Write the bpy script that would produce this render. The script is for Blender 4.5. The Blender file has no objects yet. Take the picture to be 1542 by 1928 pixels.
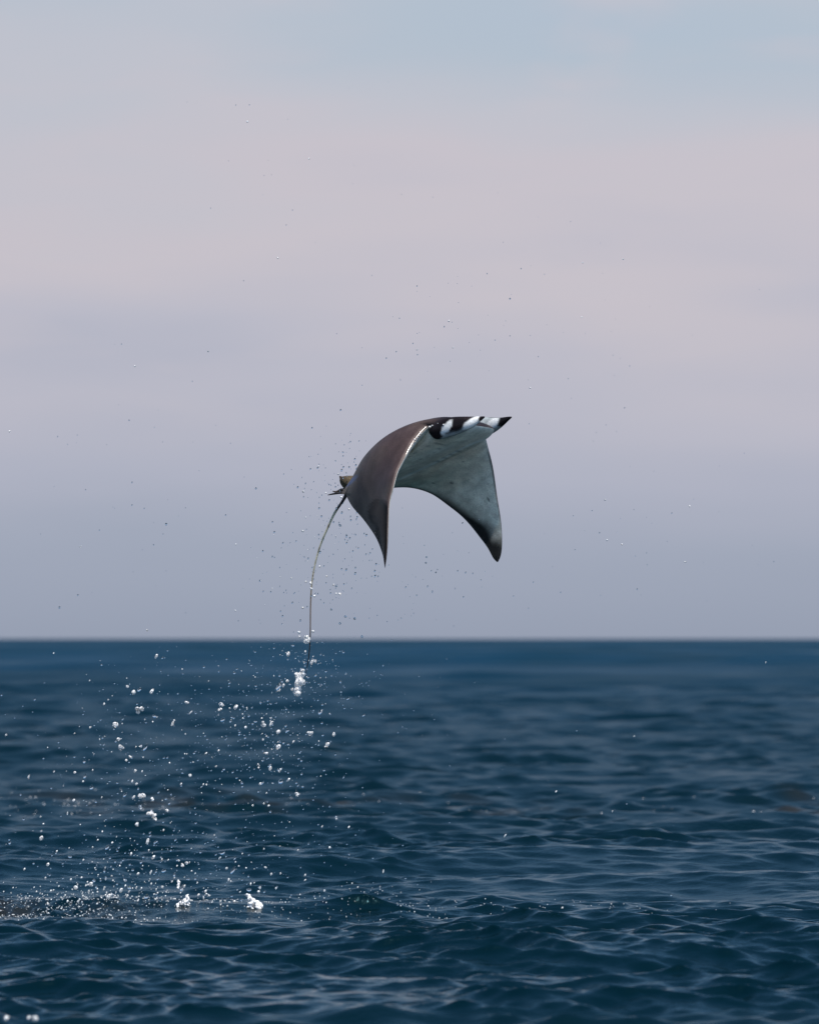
import bpy, bmesh, math, random
import numpy as np
from mathutils import Vector, Matrix, noise as mnoise

R = math.radians
random.seed(7)
rng = np.random.default_rng(7)
scene = bpy.context.scene
col = scene.collection

# ------------------------------------------------------------------ camera
FPX = 10909.0                       # focal length in photo pixels (1542 wide)
CAM = np.array([0.0, 0.0, 1.4])     # eye height of someone in a low boat
TH = math.atan(239 / FPX)
DIST = 30.0                         # the leap is 30 m away
cd = bpy.data.cameras.new('camera')
cd.sensor_fit = 'HORIZONTAL'
cd.sensor_width = 36
cd.lens = FPX / 1542 * 36
cd.clip_start = 0.5
cd.clip_end = 60000
cd.dof.use_dof = True
cd.dof.focus_distance = DIST
cd.dof.aperture_fstop = 5.6
cam = bpy.data.objects.new('camera', cd)
col.objects.link(cam)
cam.location = CAM
cam.rotation_euler = (R(90) + TH, 0, 0)
scene.camera = cam

# ------------------------------------------------------------------ sky
SUN_AZ, SUN_EL = R(157), R(66)      # compass angle from +Y (view direction), clockwise
world = bpy.data.worlds.new('World')
scene.world = world
world.use_nodes = True
wt = world.node_tree
for n in list(wt.nodes):
    wt.nodes.remove(n)


def N(t, kind, **kw):
    n = t.nodes.new(kind)
    for k, v in kw.items():
        setattr(n, k, v)
    return n


def ramp(n, stops):
    cr = n.color_ramp
    while len(cr.elements) > 1:
        cr.elements.remove(cr.elements[-1])
    cr.elements[0].position = stops[0][0]
    cr.elements[0].color = stops[0][1]
    for p, c in stops[1:]:
        e = cr.elements.new(p)
        e.color = c


SKY = 0.1
wo = N(wt, 'ShaderNodeOutputWorld')
bg = N(wt, 'ShaderNodeBackground')
bg.inputs['Strength'].default_value = SKY
nis = N(wt, 'ShaderNodeTexSky', sky_type='NISHITA')
nis.sun_disc = False
nis.sun_elevation = SUN_EL
nis.sun_rotation = SUN_AZ
nis.air_density = 1.0
nis.dust_density = 2.0
nis.ozone_density = 1.5
tc = N(wt, 'ShaderNodeTexCoord')
sep = N(wt, 'ShaderNodeSeparateXYZ')
wt.links.new(tc.outputs['Generated'], sep.inputs[0])
# soft, drawn-out bands of thin cloud
mp = N(wt, 'ShaderNodeMapping')
mp.inputs['Scale'].default_value = (9, 9, 42)
wt.links.new(tc.outputs['Generated'], mp.inputs[0])
nz = N(wt, 'ShaderNodeTexNoise')
nz.inputs['Scale'].default_value = 1.0
nz.inputs['Detail'].default_value = 4
nz.inputs['Roughness'].default_value = 0.42
wt.links.new(mp.outputs[0], nz.inputs['Vector'])
# elevation bent a little by the noise
ns = N(wt, 'ShaderNodeMath', operation='MULTIPLY_ADD')
ns.inputs[1].default_value = 0.085
ns.inputs[2].default_value = -0.0425
wt.links.new(nz.outputs['Fac'], ns.inputs[0])
hf = N(wt, 'ShaderNodeMapRange')
hf.inputs['From Min'].default_value = 0.0
hf.inputs['From Max'].default_value = 0.05
wt.links.new(sep.outputs['Z'], hf.inputs['Value'])
nm = N(wt, 'ShaderNodeMath', operation='MULTIPLY')
wt.links.new(ns.outputs[0], nm.inputs[0])
wt.links.new(hf.outputs[0], nm.inputs[1])
el = N(wt, 'ShaderNodeMath', operation='ADD')
wt.links.new(sep.outputs['Z'], el.inputs[0])
wt.links.new(nm.outputs[0], el.inputs[1])
er = N(wt, 'ShaderNodeMapRange')
er.inputs['From Min'].default_value = 0.0
er.inputs['From Max'].default_value = 0.5
wt.links.new(el.outputs[0], er.inputs['Value'])
veil = N(wt, 'ShaderNodeValToRGB')
K = 1.0
ramp(veil, [(0.0, (.318, .360, .462, 1)), (0.025, (.362, .402, .505, 1)), (0.06, (.436, .456, .558, 1)),
            (0.10, (.506, .502, .588, 1)), (0.145, (.582, .543, .600, 1)), (0.18, (.530, .540, .610, 1)),
            (0.225, (.452, .522, .614, 1)), (0.29, (.42, .51, .63, 1)), (0.35, (.31, .49, .70, 1)), (0.47, (.10, .25, .45, 1)), (1.0, (.018, .072, .165, 1))])
wt.links.new(er.outputs[0], veil.inputs['Fac'])
vs = N(wt, 'ShaderNodeVectorMath', operation='SCALE')
sdot = N(wt, 'ShaderNodeVectorMath', operation='DOT_PRODUCT')      # brightening added to the unseen sunward haze to lift the ray's underside
sdot.inputs[1].default_value = (math.sin(SUN_AZ) * math.cos(SUN_EL), math.cos(SUN_AZ) * math.cos(SUN_EL), math.sin(SUN_EL))
wt.links.new(tc.outputs['Generated'], sdot.inputs[0])
glow = N(wt, 'ShaderNodeMapRange', interpolation_type='SMOOTHSTEP')
glow.inputs['From Min'].default_value = -.35
glow.inputs['From Max'].default_value = 1.0
glow.inputs['To Min'].default_value = 1 / SKY
glow.inputs['To Max'].default_value = 3.2 / SKY
wt.links.new(sdot.outputs['Value'], glow.inputs['Value'])
wt.links.new(glow.outputs[0], vs.inputs['Scale'])
# pinkish wisps
mpw = N(wt, 'ShaderNodeMapping')
mpw.inputs['Scale'].default_value = (22, 22, 95)
mpw.inputs['Rotation'].default_value = (0, R(3), 0)
mpw.inputs['Location'].default_value = (3.1, 0, 1.7)
wt.links.new(tc.outputs['Generated'], mpw.inputs[0])
nw = N(wt, 'ShaderNodeTexNoise')
nw.inputs['Scale'].default_value = 1.0
nw.inputs['Detail'].default_value = 5
nw.inputs['Roughness'].default_value = .5
nw.inputs['Distortion'].default_value = .4
wt.links.new(mpw.outputs[0], nw.inputs['Vector'])
wr = N(wt, 'ShaderNodeMapRange', interpolation_type='SMOOTHSTEP')
wr.inputs['From Min'].default_value = .47
wr.inputs['From Max'].default_value = .72
wr.inputs['To Max'].default_value = .5
wt.links.new(nw.outputs['Fac'], wr.inputs['Value'])
wm = N(wt, 'ShaderNodeMix', data_type='RGBA')
wm.inputs['B'].default_value = (.590, .545, .600, 1)
wh = N(wt, 'ShaderNodeMapRange', interpolation_type='SMOOTHSTEP')
wh.inputs['From Min'].default_value = .02
wh.inputs['From Max'].default_value = .07
wt.links.new(sep.outputs['Z'], wh.inputs['Value'])
wl = N(wt, 'ShaderNodeMapRange', interpolation_type='SMOOTHSTEP')   # they thin out overhead
wl.inputs['From Min'].default_value = .14
wl.inputs['From Max'].default_value = .30
wl.inputs['To Min'].default_value = 1
wl.inputs['To Max'].default_value = 0
wt.links.new(sep.outputs['Z'], wl.inputs['Value'])
wx = N(wt, 'ShaderNodeMath', operation='MULTIPLY')
wt.links.new(wr.outputs[0], wx.inputs[0])
wt.links.new(wh.outputs[0], wx.inputs[1])
wy = N(wt, 'ShaderNodeMath', operation='MULTIPLY')
wt.links.new(wx.outputs[0], wy.inputs[0])
wt.links.new(wl.outputs[0], wy.inputs[1])
wt.links.new(wy.outputs[0], wm.inputs['Factor'])
wt.links.new(veil.outputs['Color'], wm.inputs['A'])
wt.links.new(wm.outputs['Result'], vs.inputs[0])
vf = N(wt, 'ShaderNodeMapRange', interpolation_type='SMOOTHSTEP')   # the veil thins out overhead
vf.inputs['From Min'].default_value = 0.10
vf.inputs['From Max'].default_value = 0.45
vf.inputs['To Min'].default_value = 0.94
vf.inputs['To Max'].default_value = 0.80
wt.links.new(sep.outputs['Z'], vf.inputs['Value'])
mx = N(wt, 'ShaderNodeMix', data_type='RGBA')
wt.links.new(vf.outputs[0], mx.inputs['Factor'])
wt.links.new(nis.outputs[0], mx.inputs['A'])
wt.links.new(vs.outputs[0], mx.inputs['B'])
wt.links.new(mx.outputs['Result'], bg.inputs['Color'])
wt.links.new(bg.outputs[0], wo.inputs[0])

sd = bpy.data.lights.new('sun', 'SUN')
sd.energy = 5.0
sd.angle = R(0.55)
sd.color = (1.0, .95, .88)
sun = bpy.data.objects.new('sun', sd)
col.objects.link(sun)
SDIR = Vector((math.sin(SUN_AZ) * math.cos(SUN_EL), math.cos(SUN_AZ) * math.cos(SUN_EL), math.sin(SUN_EL)))
sun.rotation_euler = SDIR.to_track_quat('Z', 'Y').to_euler()
sun.location = SDIR * 60

vw = scene.view_settings
vw.view_transform = 'Standard'
vw.look = 'None'
vw.exposure = 0
vw.gamma = 1
vw.use_curve_mapping = False
scene.cycles.max_bounces = 10
scene.cycles.transmission_bounces = 8
scene.cycles.sample_clamp_indirect = 6


# ------------------------------------------------------------------ helpers
def pray(px, py):
    xc = (px - 771) / FPX
    yc = (964 - py) / FPX
    return np.array([xc, math.cos(TH) - yc * math.sin(TH), math.sin(TH) + yc * math.cos(TH)])


def at(px, py, Y=DIST):
    """Point on the photo pixel's ray at depth Y."""
    d = pray(px, py)
    return CAM + d * (Y / d[1])


def on_sea(px, py):
    """Where the pixel's ray meets the mean water level."""
    d = pray(px, py)
    return CAM + d * (-CAM[2] / d[2])


def project(p):
    """World points (n,3) -> photo pixels."""
    q = np.asarray(p) - CAM
    c, s = math.cos(TH), math.sin(TH)
    zc = q[..., 1] * c + q[..., 2] * s
    yc = -q[..., 1] * s + q[..., 2] * c
    return 771 + FPX * q[..., 0] / zc, 964 - FPX * yc / zc


def tag(o, label=None, cat=None, group=None, kind=None):
    if label:
        o['label'] = label
    if cat:
        o['category'] = cat
    if group:
        o['group'] = group
    if kind:
        o['kind'] = kind
    return o


def link(name, me, mat=None, parent=None, loc=None):
    o = bpy.data.objects.new(name, me)
    col.objects.link(o)
    if mat and me:
        me.materials.append(mat)
    if parent:
        o.parent = parent
    if loc is not None:
        o.location = loc
    return o


def mesh_np(name, V, Q, smooth=True):
    """Fast mesh from numpy vertices and quads (or triangles)."""
    V = np.ascontiguousarray(V, dtype=np.float32)
    Q = np.ascontiguousarray(Q, dtype=np.int32)
    me = bpy.data.meshes.new(name)
    k = Q.shape[1]
    me.vertices.add(len(V))
    me.vertices.foreach_set('co', V.ravel())
    me.loops.add(Q.size)
    me.loops.foreach_set('vertex_index', Q.ravel())
    me.polygons.add(len(Q))
    me.polygons.foreach_set('loop_start', np.arange(0, Q.size, k, dtype=np.int32))
    me.polygons.foreach_set('loop_total', np.full(len(Q), k, dtype=np.int32))
    me.update(calc_edges=True)
    me.validate()
    if smooth:
        me.polygons.foreach_set('use_smooth', np.ones(len(me.polygons), dtype=bool))
    return me


def attr_f(me, name, vals):
    a = me.attributes.new(name, 'FLOAT', 'POINT')
    a.data.foreach_set('value', np.ascontiguousarray(vals, dtype=np.float32))


def attr_c(me, name, rgb):
    a = me.attributes.new(name, 'FLOAT_COLOR', 'POINT')
    v = np.ones((len(rgb), 4), dtype=np.float32)
    v[:, :3] = rgb
    a.data.foreach_set('color', v.ravel())


def grid_quads(nr, nc, wrap=False):
    i = np.arange(nr - 1)[:, None]
    m = nc if wrap else nc - 1
    j = np.arange(m)[None, :]
    j2 = (j + 1) % nc
    return np.stack([i * nc + j, i * nc + j2, (i + 1) * nc + j2, (i + 1) * nc + j], -1).reshape(-1, 4)


def smooth01(a, b, x):
    t = np.clip((x - a) / (b - a), 0, 1)
    return t * t * (3 - 2 * t)


def wob(x, y, k, seed, n=5):
    """Cheap smooth noise in about -1..1: a few sines at random angles."""
    r = np.random.default_rng(seed)
    s = 0
    for _ in range(n):
        a = r.uniform(0, 2 * math.pi)
        kk = k * r.uniform(.6, 1.6)
        s = s + np.sin(kk * (x * math.cos(a) + y * math.sin(a)) + r.uniform(0, 6.28))
    return s / (n ** .5 * 1.1)


# ------------------------------------------------------------------ materials
def new_mat(name):
    m = bpy.data.materials.new(name)
    m.use_nodes = True
    t = m.node_tree
    b = t.nodes['Principled BSDF']
    return m, t, b


# sea water
sea_mat, t, b = new_mat('sea_water')
ca = N(t, 'ShaderNodeAttribute', attribute_name='silt')
mxc = N(t, 'ShaderNodeMix', data_type='RGBA')
mxc.inputs['A'].default_value = (.0001, .0066, .0090, 1)
mxc.inputs['B'].default_value = (.036, .026, .014, 1)
t.links.new(ca.outputs['Fac'], mxc.inputs['Factor'])
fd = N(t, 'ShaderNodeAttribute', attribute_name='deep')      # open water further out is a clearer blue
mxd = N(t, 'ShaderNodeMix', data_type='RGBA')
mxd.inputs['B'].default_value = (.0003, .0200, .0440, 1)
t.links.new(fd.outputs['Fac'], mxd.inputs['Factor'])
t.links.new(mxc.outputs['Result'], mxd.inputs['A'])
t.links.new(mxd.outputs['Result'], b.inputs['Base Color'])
ra = N(t, 'ShaderNodeAttribute', attribute_name='rough')
t.links.new(ra.outputs['Fac'], b.inputs['Roughness'])
b.inputs['IOR'].default_value = 1.333
b.inputs['Specular Tint'].default_value = (.34, .84, 1.0, 1)
geo = N(t, 'ShaderNodeNewGeometry')
mpp = N(t, 'ShaderNodeMapping')
mpp.inputs['Scale'].default_value = (1.0, 1.0, 0.0)
t.links.new(geo.outputs['Position'], mpp.inputs[0])
n1 = N(t, 'ShaderNodeTexNoise')
n1.inputs['Scale'].default_value = 22
n1.inputs['Detail'].default_value = 4
n1.inputs['Roughness'].default_value = .55
t.links.new(mpp.outputs[0], n1.inputs['Vector'])
bu = N(t, 'ShaderNodeBump')
bu.inputs['Strength'].default_value = 1.0
bu.inputs['Distance'].default_value = .006
t.links.new(n1.outputs['Fac'], bu.inputs['Height'])
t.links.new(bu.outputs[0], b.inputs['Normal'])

# clear drop
drop_mat, t, b = new_mat('clear_water')
b.inputs['Base Color'].default_value = (.98, .99, 1, 1)
b.inputs['Roughness'].default_value = .04
b.inputs['IOR'].default_value = 1.333
b.inputs['Transmission Weight'].default_value = 1.0

# churned water full of air
froth_mat, t, b = new_mat('frothy_water')
b.inputs['Base Color'].default_value = (.93, .91, .89, 1)
b.inputs['Roughness'].default_value = .22
b.inputs['IOR'].default_value = 1.333
tn = N(t, 'ShaderNodeTexNoise')
tn.inputs['Scale'].default_value = 130
tn.inputs['Detail'].default_value = 3
geo = N(t, 'ShaderNodeNewGeometry')
t.links.new(geo.outputs['Position'], tn.inputs['Vector'])
mr = N(t, 'ShaderNodeMapRange')
mr.inputs['From Min'].default_value = .40
mr.inputs['From Max'].default_value = .60
mr.inputs['To Min'].default_value = 0.0
mr.inputs['To Max'].default_value = .85
t.links.new(tn.outputs['Fac'], mr.inputs['Value'])
t.links.new(mr.outputs[0], b.inputs['Transmission Weight'])

# wet skin of the ray
skin_mat, t, b = new_mat('wet_ray_skin')
ca = N(t, 'ShaderNodeAttribute', attribute_name='skin')
geo = N(t, 'ShaderNodeTexCoord')
g1 = N(t, 'ShaderNodeTexNoise')
g1.inputs['Scale'].default_value = 160
g1.inputs['Detail'].default_value = 4
g1.inputs['Roughness'].default_value = .7
t.links.new(geo.outputs['Object'], g1.inputs['Vector'])
g2 = N(t, 'ShaderNodeTexNoise')
g2.inputs['Scale'].default_value = 14
g2.inputs['Detail'].default_value = 5
t.links.new(geo.outputs['Object'], g2.inputs['Vector'])
m1 = N(t, 'ShaderNodeMapRange')
m1.inputs['From Min'].default_value = .3
m1.inputs['From Max'].default_value = .7
m1.inputs['To Min'].default_value = .74
m1.inputs['To Max'].default_value = 1.26
t.links.new(g1.outputs['Fac'], m1.inputs['Value'])
m2 = N(t, 'ShaderNodeMapRange')
m2.inputs['From Min'].default_value = .3
m2.inputs['From Max'].default_value = .7
m2.inputs['To Min'].default_value = .76
m2.inputs['To Max'].default_value = 1.12
t.links.new(g2.outputs['Fac'], m2.inputs['Value'])
mm = N(t, 'ShaderNodeMath', operation='MULTIPLY')
t.links.new(m1.outputs[0], mm.inputs[0])
t.links.new(m2.outputs[0], mm.inputs[1])
vs = N(t, 'ShaderNodeVectorMath', operation='SCALE')
t.links.new(ca.outputs['Color'], vs.inputs[0])
t.links.new(mm.outputs[0], vs.inputs['Scale'])
t.links.new(vs.outputs[0], b.inputs['Base Color'])
b.inputs['Roughness'].default_value = .52
b.inputs['Specular IOR Level'].default_value = .05
b.inputs['Coat Weight'].default_value = .10
b.inputs['Coat Roughness'].default_value = .10
bu = N(t, 'ShaderNodeBump')
bu.inputs['Strength'].default_value = .25
bu.inputs['Distance'].default_value = .002
t.links.new(g1.outputs['Fac'], bu.inputs['Height'])
t.links.new(bu.outputs[0], b.inputs['Normal'])

eye_mat, t, b = new_mat('eye')
b.inputs['Base Color'].default_value = (.006, .006, .007, 1)
b.inputs['Roughness'].default_value = .06


# ------------------------------------------------------------------ the sea
def make_waves():
    r = np.random.default_rng(21)
    W = []
    n = 185
    for i in range(n):
        lam = .09 * (16.0 / .09) ** ((i + r.uniform(0, 1)) / n)
        k = 2 * math.pi / lam
        a0 = R(258)                                        # towards the boat, a little across
        spread = R(26) if lam > 2.5 else (R(30) if lam > .7 else R(34))
        a = a0 + r.normal(0, 1) * spread
        slope = (.044 if lam < .35 else .029 if lam < .9 else .0215 if lam < 3 else .0105 if lam < 9 else .0055) * r.uniform(.6, 1.35)
        W.append((lam, k, math.cos(a), math.sin(a), slope / k, r.uniform(0, 2 * math.pi)))
    return W


WAVES = make_waves()
_r = np.random.default_rng(77)
SWELL = []
for _i in range(34):
    _l = 4.0 * (45 / 4.0) ** ((_i + _r.uniform(0, 1)) / 34)
    _a = R(258) + _r.normal(0, 1) * R(24)
    SWELL.append((_l, 2 * math.pi / _l, math.cos(_a), math.sin(_a), (.020 if _l < 18 else .012) * _l / (2 * math.pi) * _r.uniform(.6, 1.3), _r.uniform(0, 6.28)))
CHOP = .9


def disturbed(x, y):
    """Where the ray broke the surface and where others mill about below: 0..1."""
    d = np.exp(-((x + 2.0) / .62) ** 2 - ((y - 29.75) / .75) ** 2)
    return np.clip(d, 0, 1)


def sea_disp(x, y, cell):
    """Gerstner waves; waves too short for the local mesh are faded out. Returns dx, dy, z and the slope left out."""
    x = x.astype(np.float32)
    y = y.astype(np.float32)
    dx = np.zeros_like(x)
    dy = np.zeros_like(x)
    z = np.zeros_like(x)
    lost = np.zeros_like(x)
    gust = np.clip(1 + .35 * wob(x, y * .45, .9, 5, 6) + .3 * wob(x, y * .4, 2.6, 6, 6), .5, 1.8)
    for lam, k, cx, cy, a, ph in WAVES:
        k, cx, cy, ph, a = (np.float32(v) for v in (k, cx, cy, ph, a))
        fade = smooth01(2.2, 4.5, lam / cell)
        amp = a * fade
        g = gust if lam < .9 else 1.0
        p = k * (x * cx + y * cy) + ph
        s, c = np.sin(p), np.cos(p)
        A = amp * g
        z += A * c
        dx -= CHOP * A * cx * s
        dy -= CHOP * A * cy * s
        lost += (a * k) ** 2 * .5 * (1 - fade ** 2)
    # longer seas that only read from afar
    gate = smooth01(80, 220, y)
    for lam, k, cx, cy, a, ph in SWELL:
        fade = smooth01(2.2, 4.5, lam / cell)
        z += a * fade * gate * np.cos(np.float32(k) * (x * np.float32(cx) + y * np.float32(cy)) + np.float32(ph))
    # the low swell in front of the splash
    z += .035 * np.exp(-((y - 29.05 + .10 * x) / .34) ** 2) * smooth01(-6, -2.5, x) * smooth01(.6, -1.2, x)
    # restless water over the brown streaks further out
    rs = np.exp(-((y - 48.5) / 3.2) ** 2) * smooth01(.25, .1, cell)
    z += rs * .010 * wob(x, y * .5, 11, 14, 8)
    # churned patch
    ch = disturbed(x, y) * smooth01(.15, .06, cell)
    z += ch * .012 * wob(x, y * .6, 42, 9, 8) + ch * .010 * wob(x, y * .6, 75, 10, 8)
    return dx, dy, z, lost


def build_sea():
    ys = [13.0]
    while ys[-1] < 21:
        ys.append(ys[-1] * 1.002)
    while ys[-1] < 40:
        ys.append(ys[-1] * 1.0010)
    while ys[-1] < 150:
        ys.append(ys[-1] * 1.0014)
    while ys[-1] < 330:
        ys.append(ys[-1] * 1.004)
    while ys[-1] < 2500:
        ys.append(ys[-1] * 1.0065)
    while ys[-1] < 26000:
        ys.append(ys[-1] * 1.03)
    ys = np.array(ys, dtype=np.float64)
    nc = 490
    u = np.linspace(-1, 1, nc)
    hw = 2.4 + .095 * ys
    X = hw[:, None] * u[None, :]
    Y = np.repeat(ys[:, None], nc, 1)
    cell = np.repeat(np.maximum(np.gradient(ys), hw * 2 / nc)[:, None], nc, 1)
    f32 = np.float32
    dx, dy, z, lost = sea_disp(X.astype(f32), Y.astype(f32), cell.astype(f32))
    V = np.stack([X + dx, Y + dy, z], -1).reshape(-1, 3)
    Q = grid_quads(len(ys), nc)
    # unresolved slope -> microfacet roughness
    al = np.sqrt(2 * lost * (.13 + .75 * smooth01(90, 600, Y)) + .0003)
    st = .5 * wob(X, Y * .5, .5, 83, 7) + .6 * wob(X, Y * .4, .14, 84, 7)
    rough = np.clip(np.sqrt(al) * (1 + .24 * st * smooth01(50, 150, Y)), .05, .78).ravel()
    # brown, silty or weedy patches in the water
    xf, yf = V[:, 0], V[:, 1]
    silt = .6 * disturbed(xf, yf) * (.75 + .25 * wob(xf, yf, 9, 31))
    for px, py, wpx, d, s in SILT:
        c = on_sea(px, py)
        wx = wpx * c[1] / FPX
        silt = np.maximum(silt, s * (.9 if px < 650 else .38) * np.exp(-((xf - c[0]) / wx) ** 2 - ((yf - c[1]) / d) ** 2))
    band = np.exp(-((yf - 48.0) / 1.8) ** 2) * np.clip(.05 + .85 * smooth01(0.5, -2.5, xf) + .8 * wob(xf, yf * .2, 1.6, 36, 6), 0, 1) * .9
    silt = np.maximum(silt, band)
    silt *= np.clip(.42 + .8 * wob(xf, yf * .35, 9, 33, 9), 0, 1)
    # the rest of the sea all around, a little lower than any trough, out to the horizon
    n0 = len(V)
    S = 40000.0
    g = np.array([-S, -6000, -900, -120, -20, 20, 120, 900, 6000, S])
    gx, gy = np.meshgrid(g, g)
    V2 = np.stack([gx, gy, np.full_like(gx, -.55)], -1).reshape(-1, 3)
    Q2 = grid_quads(len(g), len(g)) + n0
    V = np.concatenate([V, V2])
    Q = np.concatenate([Q, Q2])
    me = mesh_np('sea', V, Q)
    attr_f(me, 'rough', np.concatenate([rough, np.full(len(V2), .45)]))
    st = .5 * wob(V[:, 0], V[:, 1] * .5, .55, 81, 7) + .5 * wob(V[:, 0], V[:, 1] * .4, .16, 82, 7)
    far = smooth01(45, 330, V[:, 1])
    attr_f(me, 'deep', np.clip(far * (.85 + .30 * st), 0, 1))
    attr_f(me, 'silt', np.concatenate([np.clip(silt, 0, 1), np.zeros(len(V2))]))
    return tag(link('sea', me, sea_mat), 'dark blue rippled sea reaching to the horizon', 'sea', kind='structure')


SILT = [(110, 1530, 110, 1.2, .9), (90, 1506, 60, .8, .6), (415, 1502, 55, 1.0, .75), (570, 1530, 50, .7, .8), (300, 1524, 80, 1.2, .5),
        (820, 1507, 70, .8, .6), (955, 1514, 40, .9, .7), (1085, 1530, 45, .8, .5), (1300, 1516, 60, .9, .5), (1390, 1531, 45, .6, .7),
        (1515, 1505, 50, .9, .8)]
build_sea()


def sea_z(x, y):
    """Water level at a place (ignores the small sideways chop)."""
    x = np.atleast_1d(np.asarray(x, float))
    y = np.atleast_1d(np.asarray(y, float))
    return sea_disp(x, y, np.full_like(x, .07))[2]


# ------------------------------------------------------------------ the ray
F = np.array([.76, -.55, .34])
F /= np.linalg.norm(F)
L = np.array([-.59, -.81, 0])
L -= F * L.dot(F)
L /= np.linalg.norm(L)
U = np.cross(L, F)
BASE = at(645, 930, DIST)           # root of the tail


def body(s, l, h):
    """Body frame (forward, to its right, up) in metres -> world."""
    s, l, h = np.broadcast_arrays(np.asarray(s, float), l, h)
    return BASE + s[..., None] * F + l[..., None] * L + h[..., None] * U


def fit(px, py, l):
    """Forward and up coordinates of a pixel, given how far to the side of the body it lies."""
    A = np.stack([F, U, -pray(px, py)], 1)
    s, h, _ = np.linalg.solve(A, CAM - BASE - l * L)
    return s, l, h


def spline(P, n=None, t_out=None):
    """Natural cubic spline through points P (m,k); parameter = chord length 0..1."""
    P = np.asarray(P, float)
    t = np.concatenate([[0], np.cumsum(np.maximum(np.linalg.norm(np.diff(P, axis=0), axis=1), 1e-6))])
    t /= t[-1]
    m = len(P)
    h = np.diff(t)
    A = np.zeros((m, m))
    rhs = np.zeros((m, P.shape[1]))
    A[0, 0] = A[-1, -1] = 1
    for i in range(1, m - 1):
        A[i, i - 1], A[i, i], A[i, i + 1] = h[i - 1], 2 * (h[i - 1] + h[i]), h[i]
        rhs[i] = 6 * ((P[i + 1] - P[i]) / h[i] - (P[i] - P[i - 1]) / h[i - 1])
    M = np.linalg.solve(A, rhs)
    to = np.linspace(0, 1, n) if t_out is None else np.asarray(t_out)
    i = np.clip(np.searchsorted(t, to, side='right') - 1, 0, m - 2)
    a = ((t[i + 1] - to) / h[i])[:, None]
    c = ((to - t[i]) / h[i])[:, None]
    hh = (h[i] ** 2)[:, None]
    return a * P[i] + c * P[i + 1] + ((a ** 3 - a) * M[i] + (c ** 3 - c) * M[i + 1]) * hh / 6


# outlines of both wings: pixel and distance to the side of the body
RL = [(807.5, 802, .20), (792, 817, .25), (771, 846, .33), (758, 869, .385), (748, 890, .425), (741, 916, .46), (735, 939, .48),
      (732, 970, .50), (730.5, 1009, .515), (727.6, 1048, .515), (725, 1069, .507)]
RT = [(651, 931, .06), (662, 952, .14), (680, 973, .22), (696, 994, .29), (709, 1014.6, .36), (716.7, 1033, .42), (722, 1052, .475),
      (724.6, 1070, .505)]
LL = [(914, 822.6, .20), (920, 846, .27), (927, 874.5, .34), (932, 905.6, .40), (937, 942, .44), (942.4, 975.7, .475),
      (945, 1006.8, .50), (945, 1030, .51), (941.5, 1050, .51), (937.5, 1058.5, .507)]
LT = [(741, 918.6, .25), (766, 918, .29), (792, 922.5, .33), (815, 931.6, .365), (841, 949.7, .40), (864.6, 968, .43),
      (885, 988.6, .45), (903.5, 1012, .47), (921.7, 1038, .49), (931, 1054, .50), (936, 1058.5, .505)]
rl = np.array([fit(x, y, l) for x, y, l in RL])
rt = np.array([fit(x, y, l) for x, y, l in RT])
ll = np.array([fit(x, y, -l) for x, y, l in LL])
lt = np.array([(.02, -.06, -.004), (.075, -.16, -.004)] + [fit(x, y, -l) for x, y, l in LT])

NW, NB = 150, 90                    # stations on a wing, across the body
tw = np.linspace(0, 1, NW)
tw = tw ** .9
RLs, RTs, LLs, LTs = (spline(a, t_out=tw) for a in (rl, rt, ll, lt))
hr, hl = rl[0], ll[0]
head = spline(np.array([hr, (.855, .188, .062), (.905, .160, .046), (.925, .11, .030), (.93, 0, .018),
                        (.925, -.11, .012), (.905, -.160, .010), (.865, -.186, .008), hl]), n=NB)
tailr = spline(np.array([rt[0], (.012, .03, -.006), (0, 0, .0), (.008, -.03, .0), lt[0]]), n=NB)
LEs = np.concatenate([RLs[::-1], head[1:-1], LLs])
TEs = np.concatenate([RTs[::-1], tailr[1:-1], LTs])
NS = len(LEs)
wing = np.concatenate([tw[::-1], np.zeros(NB - 2), tw])          # 0 on the body .. 1 at a tip
side = np.concatenate([np.ones(NW), np.linspace(1, -1, NB)[1:-1], -np.ones(NW)])
bodyness = np.where(wing > 0, 0, 1 - np.abs(side)) * .45 + .55 * np.exp(-(wing / .26) ** 2)
bodyness = np.where(wing > 0, .55 * np.exp(-(wing / .26) ** 2), .55 + .45 * np.cos(side * math.pi / 2))

LEw, TEw = body(*LEs.T), body(*TEs.T)
mid = .5 * (LEw + TEw)
tan = np.gradient(mid, axis=0)
# smooth the span direction so that the skin does not crease at the wing roots
ker = np.hanning(41)
ker /= ker.sum()
tan = np.stack([np.convolve(np.pad(tan[:, i], 20, mode='edge'), ker, mode='valid') for i in range(3)], 1)
chord = LEw - TEw
nrm = np.cross(chord, tan)
nrm /= np.linalg.norm(nrm, axis=1)[:, None]
if (nrm[NS // 2] @ U) < 0:
    nrm = -nrm

NC = 92
cc = .5 - .5 * np.cos(np.linspace(0, math.pi, NC))               # 0 leading edge .. 1 trailing edge
cs = np.array([0, .02, .06, .13, .24, .36, .49, .67, .88, 1.0])
up = np.array([0, .034, .058, .088, .121, .145, .155, .136, .058, 0])
lo = np.array([0, .016, .026, .034, .040, .044, .042, .034, .014, 0])
cup = np.interp(cc, cs, up)
clo = np.interp(cc, cs, lo)
k5 = np.ones(7) / 7
for _ in range(2):
    cup[3:-3] = np.convolve(cup, k5, 'valid')
    clo[3:-3] = np.convolve(clo, k5, 'valid')
foil = np.sqrt(np.maximum(cc, 0)) * (1 - cc) * 1.9 + .35 * cc ** .5 * (1 - cc) ** 2
foil /= foil.max()
clen = np.linalg.norm(chord, axis=1)
wth = np.minimum(.030 * (1 - wing) ** .8 + .0045, .16 * clen)    # half thickness of a wing
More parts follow.
